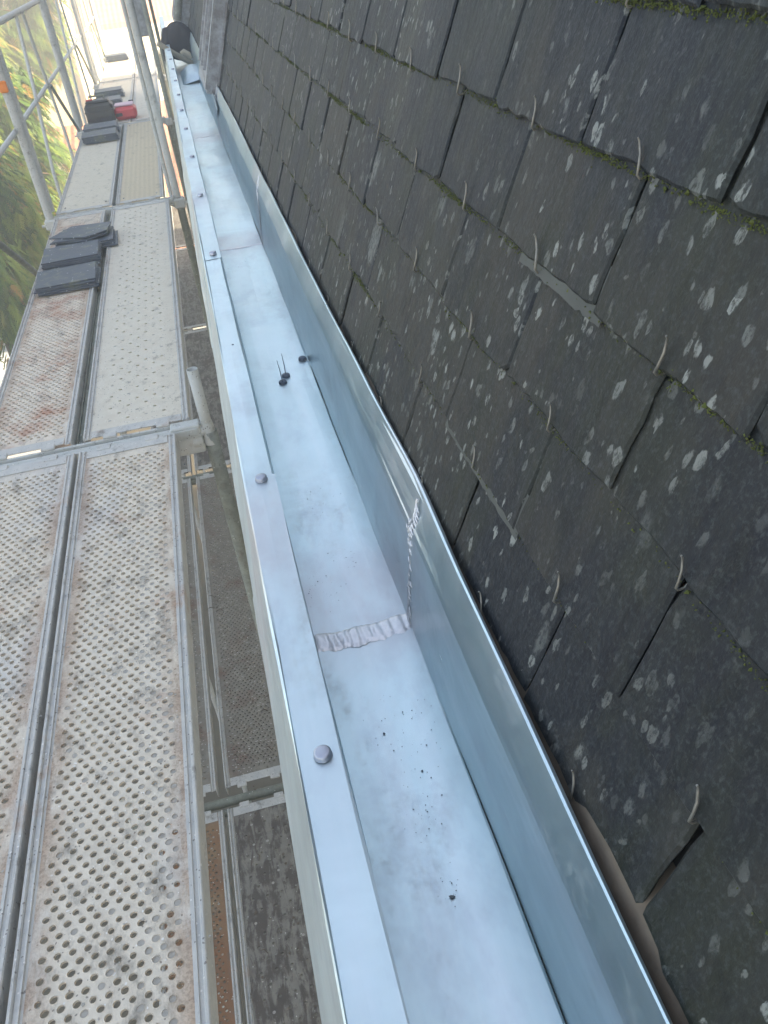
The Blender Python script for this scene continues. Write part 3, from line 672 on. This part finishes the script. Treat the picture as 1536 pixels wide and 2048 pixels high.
# ================================================================ SCAFFOLD FRAME
YJ = [2.457, 5.47, 8.375, 11.375, 14.30]
JN = ['by the nearest plank ends', 'behind the near slate piles', 'behind the toolboxes', 'at the fourth plank joint', 'at the far end of the deck']
def coupler(mb, c, ax='x', s=.035):
    x, y, z = c; mb.box((x - s, y - s, z - .03), (x + s, y + s, z + .03), 1, .008)
    mb.tube([(x - s - .02, y - .02, z), (x + s + .02, y - .02, z)], .008, 8, 1)
for i, y in enumerate(YJ):
    for xs, zt, side in ((-.945, 1.2, 'outer'), (-.152, 1.2, 'inner')):
        if i == 0 and side == 'outer': pass
        t = empty('scaffold_post', (xs, y, -7.5), f'galvanised {side} scaffold post {JN[i]}', 'post', 'scaffold posts')
        m_ = MB(); ztop = zt
        if side == 'inner' and i == 0:
            m_.pipe((0, 0, 0), (0, 0, 6.165), .0245); m_.build('lower_tube', M['tube_old'], t)
            m_ = MB(); m_.pipe((-.004, .0, 6.10), (-.004, .0, 6.393), .0185, .003); m_.tube([(-.004, 0, 6.12), (-.004, 0, 6.20)], [.026, .020], 18); m_.build('spigot', M['tube'], t)
            m_ = MB(); m_.box((-.12, -.025, 6.10), (-.026, .025, 6.165), 0, .004); m_.tube([(-.03, 0, 6.14), (-.06, 0, 6.14)], .03, 16); m_.build('coupler', M['tube'], t)
            m_ = MB(); m_.tube([(0, 0, 5.0), (0, 0, 5.07)], .031, 16); m_.build('collar', M['tube_old'], t)
            continue
        if side == 'outer' and i > 0:
            m_.tube([(0, 0, 0), (0, 0, 8.7)], .0245, 16); m_.build('tube', M['tube'], t)
            m_ = MB(); m_.tube([(.022, .055, 6.22), (.022, .055, 8.7)], .016, 12); m_.build('guard_tube', M['tube'], t)
        else:
            m_.tube([(0, 0, 0), (0, 0, 6.15)], .0245, 16); m_.build('tube', M['tube_dark'] if side == 'inner' else M['tube'], t)
            if side == 'inner' and i in (1,):
                m_ = MB(); m_.tube([(-.006, 0, 6.15), (-.006, 0, 8.7)], .0225, 16); m_.tube([(-.042, .03, 6.2), (-.042, .03, 8.7)], .012, 10); m_.build('upper_tube', M['tube'], t)
            if side == 'inner' and i == 2:
                m_ = MB(); m_.tube([(.026, 0, 4.0), (.026, 0, 8.7)], .022, 16); m_.build('upper_tube', M['tube_old'], t)
                m_ = MB(); m_.tube([(.085, .1, 4.0), (.080, .1, 7.1)], .014, 12); m_.build('guard_tube', M['tube_dark'], t)
        m_ = MB(); coupler(m_, (0, 0, 6.16)); 
        if side == 'outer': m_.box((.03, -.03, 6.12), (.10, .03, 6.175), 1, .008)
        m_.build('coupler', [M['tube'], M['tube']], t)
    for z, nm in ((ZD - .028, 'upper'), (ZL - .03, 'lower')):
        yy = y if nm == 'upper' else (y - .045, 5.29, 8.07, 10.85, 13.4)[i]
        t = MB(); t.tube([(-.945, yy, z), (-.155 if nm == 'upper' else -.17, yy, z)], .0215, 14)
        if nm == 'lower': t.tube([(-.9, yy - .052, z - .01), (-.17, yy - .052, z - .01)], .017, 12)
        else: t.box((-.92, yy - .032, z + .003), (-.19, yy - .02, z + .024)); t.box((-.92, yy + .02, z + .003), (-.19, yy + .032, z + .024)); t.box((-.275 if i == 0 else -.20, yy - .024, z - .03), (-.178, yy + .024, z + .034), 0, .004)
        o = t.build('cross_tube', M['tube'] if nm == 'upper' else M['tube_dark'])
        tag(o, f'{"galvanised" if nm == "upper" else "dark mossy"} cross tube under the {nm} planks {JN[i]}', 'tube', 'scaffold cross tubes')
# guard rails on the outer side
for i in range(1, 4):
    y0, y1 = YJ[i], YJ[i + 1]
    t = empty('guard_rail', (-.965, y0, ZD), ['welded guard rail panel between the first two outer posts', 'welded guard rail panel beside the toolboxes', 'farthest welded guard rail panel before the white house'][i - 1], 'guard rail', 'guard rails along the outer edge')
    L_ = y1 - y0
    m_ = MB(); m_.tube([(0, -.05, 1.0), (0, L_ - .05, 1.0)], .020, 14); m_.build('top_rail', M['tube'], t)
    m_ = MB(); m_.tube([(0, -.05, .50), (0, L_ - .05, .50)], .0145, 12); m_.build('mid_rail', M['tube'], t)
    for fb, ft in ((.76, 1.33), (1.98, 1.68)):
        m_ = MB(); m_.tube([(0.012, ft, .985), (0.012, ft + (fb - ft) * .4, .6), (0.012, fb, .10), (0.012, fb - .02, -.09)], .0115, 10); m_.build('upright', M['tube'], t)
    for o_ in (0, .06):
        m_ = MB(); m_.tube([(.03, L_ * .94 + o_, .02), (.03, L_ * .62 + o_, .50)], .008, 8); m_.build('brace', M['tube_old'], t)
# near guard rail passing out of the left edge
t = empty('guard_rail', (-.965, 2.457, ZD), 'guard rail piece entering at the upper left picture edge', 'guard rail', 'guard rails along the outer edge')
m_ = MB(); m_.tube([(0, 0, 1.0), (0, 2.95, 1.0)], .020, 14); m_.build('top_rail', M['tube'], t)
m_ = MB(); m_.tube([(0, 0, .52), (0, 2.95, .50)], .0145, 12); m_.build('mid_rail', M['tube'], t)
m_ = MB(); m_.tube([(-1.00, 3.0, -.35), (-1.0, 4.75, -1.38), (-1.0, 5.4, -1.8)], .017, 12)
tag(m_.build('diagonal_brace', M['tube_old']), 'thin dark diagonal brace outside the deck left of the near slate pile', 'brace')
m_ = MB(); m_.box((-.972, 5.428, -.60), (-.925, 5.446, -.54), 0, .006)
tag(m_.build('orange_clip', M['orange']), 'orange clip on the nearest outer post at the left edge', 'clip')
# upright grey board against the inner post
m_ = MB(); m_.box((-.225, 8.40, -.66), (-.128, 8.43, 1.0), 0, .004)
for z in (-.5, .1, .7): m_.box((-.222, 8.394, z), (-.131, 8.3995, z + .03), 0)
tag(m_.build('upright_board', M['zinc_dark']), 'dark grey board standing upright between the inner tubes', 'board')

# ================================================================ SLATE PILES
def slate_mesh(seed, w_=.31, d_=.26, broken=False):
    r0 = random.Random(seed); pts = []
    c = [(-w_ / 2, -d_ / 2), (w_ / 2, -d_ / 2), (w_ / 2, d_ / 2), (-w_ / 2, d_ / 2)]
    if broken: c = [(-w_ / 2, -d_ / 3), (w_ * .2, -d_ / 2), (w_ / 2, -d_ * .1), (w_ * .42, d_ / 2), (-w_ * .3, d_ * .42)]
    for a, b in zip(c, c[1:] + c[:1]):
        for k in range(9): 
            t = k / 9; pts.append((a[0] + (b[0] - a[0]) * t + r0.gauss(0, .0012), a[1] + (b[1] - a[1]) * t + r0.gauss(0, .0012)))
    n = len(pts); mb = MB()
    top = [(x * .985, y * .985, .007) for x, y in pts]; mid = [(x, y, .0045) for x, y in pts]; bot = [(x * .99, y * .99, 0) for x, y in pts]
    ring = lambda a, b_: [(a + i, a + (i + 1) % n, b_ + (i + 1) % n, b_ + i) for i in range(n)]
    mb.add(top + mid + bot, [tuple(range(n)), tuple(range(2 * n, 3 * n))[::-1]] + ring(n, 0) + ring(2 * n, n), tint=r0.random() * .5)
    return mb.mesh('roof_slate', M['slate_pile'])
SM = [slate_mesh(100 + k) for k in range(5)]; SB = [slate_mesh(200 + k, broken=True) for k in range(2)]
def pile(x, y, n, label_top, label_rest, group, rz=.03, w=1.0, brk=0, z0=ZD + .008, step=.0075, lean=.004):
    for k in range(n):
        me = SB[k % 2] if (brk and k >= n - brk) else SM[(k * 3 + n) % 5]
        o = bpy.data.objects.new('roof_slate', me); COL.objects.link(o)
        o.location = (x + rng.uniform(-.008, .008) + lean * (n - k) * .6, y + rng.uniform(-.006, .006) + lean * k, z0 + k * step)
        o.rotation_euler = (rng.uniform(-.004, .004), rng.uniform(-.004, .004), rz + rng.gauss(0, .02))
        if brk and k >= n - brk: o.rotation_euler = (rng.uniform(-.03, .03), rng.uniform(-.05, .05), rng.uniform(-.3, .3)); o.location.z += .006
        o.scale = (w, 1, 1); tag(o, label_top if k == n - 1 else label_rest, 'slate', group)
pile(-.735, 4.12, 5, 'blue grey slate on top of the nearest pile on the perforated plank', 'slate within the nearest pile, below its blue grey top slate', 'slates of the nearest pile', w=.92)
pile(-.735, 4.47, 6, 'blue grey mossy slate on top of the second pile', 'slate within the second nearest pile, green at the edge', 'slates of the second pile', w=.92)
pile(-.70, 4.74, 7, 'cracked slate lying askew behind the second pile', 'slate within the third pile, behind the green edged one', 'slates of the third pile', w=1.0, brk=3, lean=.009)
pile(-.73, 7.72, 7, 'top slate of the pile just in front of the black toolbox', 'slate within the pile in front of the black toolbox', 'slates in front of the toolbox', w=.92)
pile(-.73, 8.02, 8, 'top slate of the pile leaning against the black toolbox', 'slate within the pile touching the black toolbox', 'slates touching the toolbox', w=.92)
pile(-.74, 9.55, 7, 'top slate of the pile behind the black toolbox', 'slate within the pile behind the black toolbox', 'slates behind the toolbox', w=.92)
pile(-.74, 10.1, 9, 'top slate of the fifth pile past the toolboxes', 'slate within the fifth pile past the toolboxes', 'slates of the fifth pile', w=.92)
pile(-.75, 13.5, 9, 'top slate of the farthest pile by the white house', 'slate within the farthest pile by the white house', 'slates of the farthest pile', w=.92)

# toolboxes
t = empty('toolbox', (-.735, 8.55, ZD + .004), 'black toolbox with a small red latch standing behind the slate pile', 'toolbox')
m_ = MB(); m_.box((-.13, -.09, 0), (.12, .09, .17), 0, .022); m_.box((-.134, -.094, .105), (.124, .094, .118), 0, .004); m_.build('case', M['black'], t)
m_ = MB(); m_.box((-.11, -.075, .171), (.10, .075, .195), 0, .02); m_.build('lid', M['black'], t)
m_ = MB(); m_.tube([(-.07, 0, .19), (-.07, 0, .225), (.06, 0, .225), (.06, 0, .19)], .009, 8); m_.build('handle', M['tube_dark'], t)
m_ = MB(); m_.box((-.10, -.05, .196), (-.04, -.02, .208), 0, .004); m_.build('latch', M['red'], t)
m_ = MB(); m_.box((-.115, -.105, .0), (.10, -.0915, .06), 0, .005); m_.build('pocket', M['cloth'], t)
t = empty('toolbox', (-.520, 8.62, ZD + .004), 'red plastic case with pale pink lid right of the black toolbox', 'toolbox')
m_ = MB(); m_.box((-.10, -.10, 0), (.10, .10, .105), 0, .025); m_.build('case', M['red'], t)
m_ = MB(); m_.box((-.09, -.07, .106), (.085, .095, .122), 0, .01); m_.build('lid', M['pink'], t)
m_ = MB(); m_.box((-.088, -.112, .035), (-.03, -.1005, .062), 0, .004); m_.build('latch', M['black'], t)
m_ = MB(); m_.box((.04, .096, .10), (.085, .11, .13), 0, .004); m_.build('hinge', M['black'], t)

# wooden batten and dark jacket
m_ = MB(); A = Vector((-.075, 6.95, -.600)); B = Vector((.150, 7.05, -.775)); d = (B - A)
m_.tube([A + d * k / 8 + Vector((0, 0, .003 * math.sin(k))) for k in range(9)], [.017, .017, .016, .017, .018, .019, .018, .020, .020], 8)
tag(m_.build('wooden_batten', M['batten']), 'pale wooden batten lying aslant across the far gutter', 'batten')
m_ = MB(); A = Vector((.105, 6.96, -.712)); m_.tube([A + Vector((-.035, 0, .03)), A + Vector((-.01, 0, .035)), A + Vector((.02, 0, .012)), A + Vector((.035, .0, -.015))], [.010, .022, .024, .012], 10)
tag(m_.build('work_glove', M['batten']), 'beige work glove lying on the wooden batten', 'glove')
t = empty('work_jacket', (.07, 7.3, -.78), 'dark jacket heaped in a hump beyond the batten, one sleeve hanging down', 'jacket')
m_ = MB(); NU, NV = 26, 16; vs = []
for j in range(NV + 1):
    ph = math.pi * j / NV
    for i in range(NU):
        th = 2 * math.pi * i / NU; r_ = 1 + .10 * math.sin(3 * th + ph * 2) + .05 * math.sin(7 * th + 5 * ph)
        vs.append((.115 * r_ * math.sin(ph) * math.cos(th) + .012, .10 * r_ * math.sin(ph) * math.sin(th), .145 + .125 * math.cos(ph) * (1 + .05 * math.sin(5 * th))))
m_.add(vs, [(j * NU + i, j * NU + (i + 1) % NU, (j + 1) * NU + (i + 1) % NU, (j + 1) * NU + i) for j in range(NV) for i in range(NU)], 0, True); m_.build('body', M['cloth'], t)
m_ = MB(); m_.tube([(.0, 0, .22), (-.06, -.03, .21), (-.085, -.05, .15), (-.090, -.05, .07), (-.088, -.05, 0), (-.085, -.05, -.03)], [.04, .045, .040, .036, .034, .033], 14); m_.build('sleeve', M['cloth'], t)

# ================================================================ BACKGROUND
def part_box(name, lo, hi, m_, parent, bev=0): q = MB(); q.box(lo, hi, 0, bev); return q.build(name, M[m_], parent)
t = empty('white_house', (-1, 40, -7.5), 'bright white rendered house with red tiled roof beyond the scaffold', 'house')
part_box('wall', (-3.4, 0, 0), (7, 8, 4.75), 'white_wall', t)
q = MB(); q.add([(-3.8, -.5, 4.78), (7.4, -.5, 4.78), (7.4, 4, 7.2), (-3.8, 4, 7.2), (-3.8, 8.5, 4.78), (7.4, 8.5, 4.78), (-3.8, -.5, 5.0), (7.4, -.5, 5.0), (7.4, 4, 7.42), (-3.8, 4, 7.42), (-3.8, 8.5, 5.0), (7.4, 8.5, 5.0)],
    [(6, 7, 8, 9), (9, 8, 11, 10), (0, 1, 7, 6), (1, 2, 8, 7), (0, 6, 9, 3), (3, 9, 10, 4), (2, 5, 11, 8), (0, 3, 2, 1), (4, 5, 2, 3)]); rf = q.build('roof', M['tiles'], t)
part_box('fascia', (-3.8, -.56, 4.6), (7.4, -.51, 4.80), 'whitepaint', t)
for x in (1.6, 4.2):
    f = part_box('window', (x, -.03, 1.8), (x + 1, .05, 3.3), 'whitepaint', t); part_box('pane', (x + .08, -.06, 1.88), (x + .92, -.032, 3.2), 'glass', f)
q = MB(); q.box((2.0, 3.2, 6.6), (2.7, 3.9, 8.3), 0, .02); q.build('chimney', M['tiles'], rf)
t = empty('cream_house', (-8, 33, -7.5), 'sunlit cream coloured house seen behind the green trees', 'house')
part_box('wall', (-6, 0, 0), (4.5, 7, 8.2), 'cream_wall', t)
part_box('corner_board', (4.5, -.05, 0), (4.8, .3, 8.2), 'wood', t)
for x in (-3, 0): f = part_box('window', (x, -.03, 4.4), (x + 1, .05, 5.9), 'whitepaint', t); part_box('pane', (x + .08, -.06, 4.48), (x + .92, -.032, 5.82), 'glass', f)
q = MB(); q.add([(-6.4, -.5, 8.2), (5, -.5, 8.2), (5, 3.5, 10.4), (-6.4, 3.5, 10.4), (5, 7.5, 8.2), (-6.4, 7.5, 8.2)], [(0, 1, 2, 3), (3, 2, 4, 5), (1, 4, 2), (0, 3, 5), (0, 5, 4, 1)]); q.build('roof', M['tiles'], t)
t = empty('garden_shed', (-5, 25, -7.5), 'low shed with pale tiled roof seen under the guard rail', 'shed')
part_box('wall', (-3.5, 0, 0), (2.7, .9, 3.3), 'cream_wall', t)
q = MB(); 
for k in range(3): q.add([(-3.7, -.3 + k * .42, 3.25 + k * .12), (2.9, -.3 + k * .42, 3.25 + k * .12), (2.9, .16 + k * .42, 3.38 + k * .12), (-3.7, .16 + k * .42, 3.38 + k * .12), (-3.7, -.3 + k * .42, 3.19 + k * .12), (2.9, -.3 + k * .42, 3.19 + k * .12)], [(0, 1, 2, 3), (4, 5, 1, 0)])
q.build('roof', M['tiles'], t)
t = empty('tiled_porch', (-.6, 22, -7.5), 'red tiled porch roof glimpsed through the gap beside the gutter', 'porch')
q = MB(); q.add([(-.25, -6, 2.3), (.36, -6, 2.3), (.36, 9, 3.2), (-.25, 9, 3.2), (-.25, -6, 2.2), (.36, -6, 2.2), (.36, 9, 3.1), (-.25, 9, 3.1)], [(0, 1, 2, 3), (4, 7, 6, 5), (0, 4, 5, 1), (1, 5, 6, 2), (3, 2, 6, 7), (0, 3, 7, 4)]); q.build('roof', M['tiles'], t)
part_box('wall', (-.2, -5.8, 0), (.3, 8.8, 2.18), 'white_wall', t)
# white van
t = empty('parked_van', (-4.75, 15.6, -7.5), 'white van parked on the ground beneath the nearest tree', 'van', rz=.2)
q = MB(); q.prism([(-2.4, .35), (2.4, .35), (2.45, 1.0), (1.7, 1.15), (1.1, 1.95), (-2.4, 2.0)], -.9, .9, mat=Matrix(((0, 0, 1, 0), (1, 0, 0, 0), (0, 1, 0, 0), (0, 0, 0, 1)))); q.build('body', M['whitepaint'], t)
part_box('windscreen', (-.75, 1.16, 1.22), (.75, 1.62, 1.80), 'glass', t)
for sx in (-.86, .86):
    for y in (-1.6, 1.5): q = MB(); q.tube([(sx - .1, y, .34), (sx + .1, y, .34)], .34, 20); q.build('wheel', M['tyre'], t)

# trees: drooping conifer sprays
def tree(x, y, z0, zc, zt, rad, nspray, label, seed, lean=(0, 0), bright=0.0, tr=.14, sz=1.0):
    rs = np.random.RandomState(seed)
    t = empty('conifer_tree', (x, y, -7.5), label, 'tree', 'conifers beside the scaffold')
    m_ = MB(); H = zt + 7.5
    m_.tube([(lean[0] * k / 8, lean[1] * k / 8 + .05 * math.sin(k), H * k / 8) for k in range(9)], [tr * (1.15 - k / 8) + .02 for k in range(9)], 12)
    for _ in range(26):
        a = rs.uniform(0, 6.28); zz = rs.uniform(zc + 7.3, H * .92); l = rad * rs.uniform(.5, .95); 
        f = zz / H
        m_.tube([(lean[0] * f, lean[1] * f, zz), (lean[0] * f + l * .5 * math.cos(a), lean[1] * f + l * .5 * math.sin(a), zz + .12), (lean[0] * f + l * math.cos(a), lean[1] * f + l * math.sin(a), zz - .1)], [.03, .018, .008], 6)
    m_.build('trunk', M['trunk'], t)
    V = []; F = []; T = []
    nb = 52; bl = []
    for k in range(nb):
        f = rs.uniform(0, 1); zz = zc + 7.5 + f * (zt - zc); a = rs.uniform(0, 6.28); rr = rad * (1.0 - .55 * f) * rs.uniform(.35, .95)
        bl.append((lean[0] * zz / H + rr * math.cos(a), lean[1] * zz / H + rr * math.sin(a), zz, rad * rs.uniform(.16, .34), rs.uniform(-.22, .22)))
    for i in range(nspray):
        bx, by, bz, br, bt = bl[rs.randint(nb)]
        v = rs.normal(size=3); v /= np.linalg.norm(v); v *= br * rs.uniform(.3, 1.0) ** .5 * 1.15
        p = np.array([bx, by, bz]) + v * np.array([1, 1, 1.25])
        d = np.array([v[0], v[1], -.55 * br - abs(v[2]) * .3]); d /= (np.linalg.norm(d) + 1e-6)
        sd_ = np.cross(d, [0, 0, 1]); sd_ /= (np.linalg.norm(sd_) + 1e-6); up = np.cross(sd_, d)
        L_ = rs.uniform(.09, .20) * sz; tint = np.clip(.33 + bright + bt * 1.5 + rs.normal() * .16, 0, .85)
        if rs.rand() < .07: tint = 1.0
        m2 = 7
        for k in range(m2):
            u = k / m2
            for sg in (-1, 1):
                q0 = p + d * L_ * u + np.array([0, 0, -.3 * L_ * u * u]); tip = q0 + d * L_ * .30 + sd_ * sg * L_ * (.34 - .2 * u) + up * rs.normal() * .01
                wv = d * L_ * .12; o = len(V)
                V += [q0 - wv, tip, q0 + wv + up * .012]; F.append((o, o + 1, o + 2)); T += [tint] * 3
    me = bpy.data.meshes.new('crown'); me.from_pydata([tuple(v) for v in V], [], F); me.materials.append(M['leaf'])
    a = me.attributes.new('tint', 'FLOAT', 'POINT'); a.data.foreach_set('value', T)
    o = bpy.data.objects.new('crown', me); COL.objects.link(o); o.parent = t
tree(-3.1, 11.8, 0, -4.0, -1.9, 1.25, 10000, 'bright green conifer with a thick brown trunk nearest to the deck at the left edge', 1, (.1, 0), .20, .20)
tree(-3.45, 15.0, 0, -5.0, 1.6, 1.45, 15000, 'tall dark green conifer rising behind the nearest outer post', 2, (.2, 0), .06, sz=1.25)
tree(-4.2, 18.8, 0, -6.0, 2.8, 1.6, 13000, 'tall conifer with yellowing sprays in front of the cream house', 3, (.3, 0), .12, sz=1.5)
tree(-4.5, 24.0, 0, -2.4, 3.9, 1.9, 11000, 'farthest conifer hanging over the top rail near the white house', 4, (.9, 0), .06, sz=1.8)

# ================================================================ HAZE (added, stands in for lens glare)
q = MB(); q.box((-215, -215, -8.9), (215, 215, 4.6)); hz = q.build('haze', bpy.data.materials.new('glare_haze'))
hm_ = hz.data.materials[0]; hm_.use_nodes = True; nt = hm_.node_tree; nt.nodes.remove(nt.nodes['Principled BSDF'])
pv = nt.nodes.new('ShaderNodeVolumePrincipled'); pv.inputs['Density'].default_value = .022; pv.inputs['Color'].default_value = (.98, .97, .95, 1); pv.inputs['Anisotropy'].default_value = .5
nt.links.new(pv.outputs[0], nt.nodes['Material Output'].inputs['Volume'])
tag(hz, 'added pale haze filling the air over the whole scene', 'haze', kind='stuff')
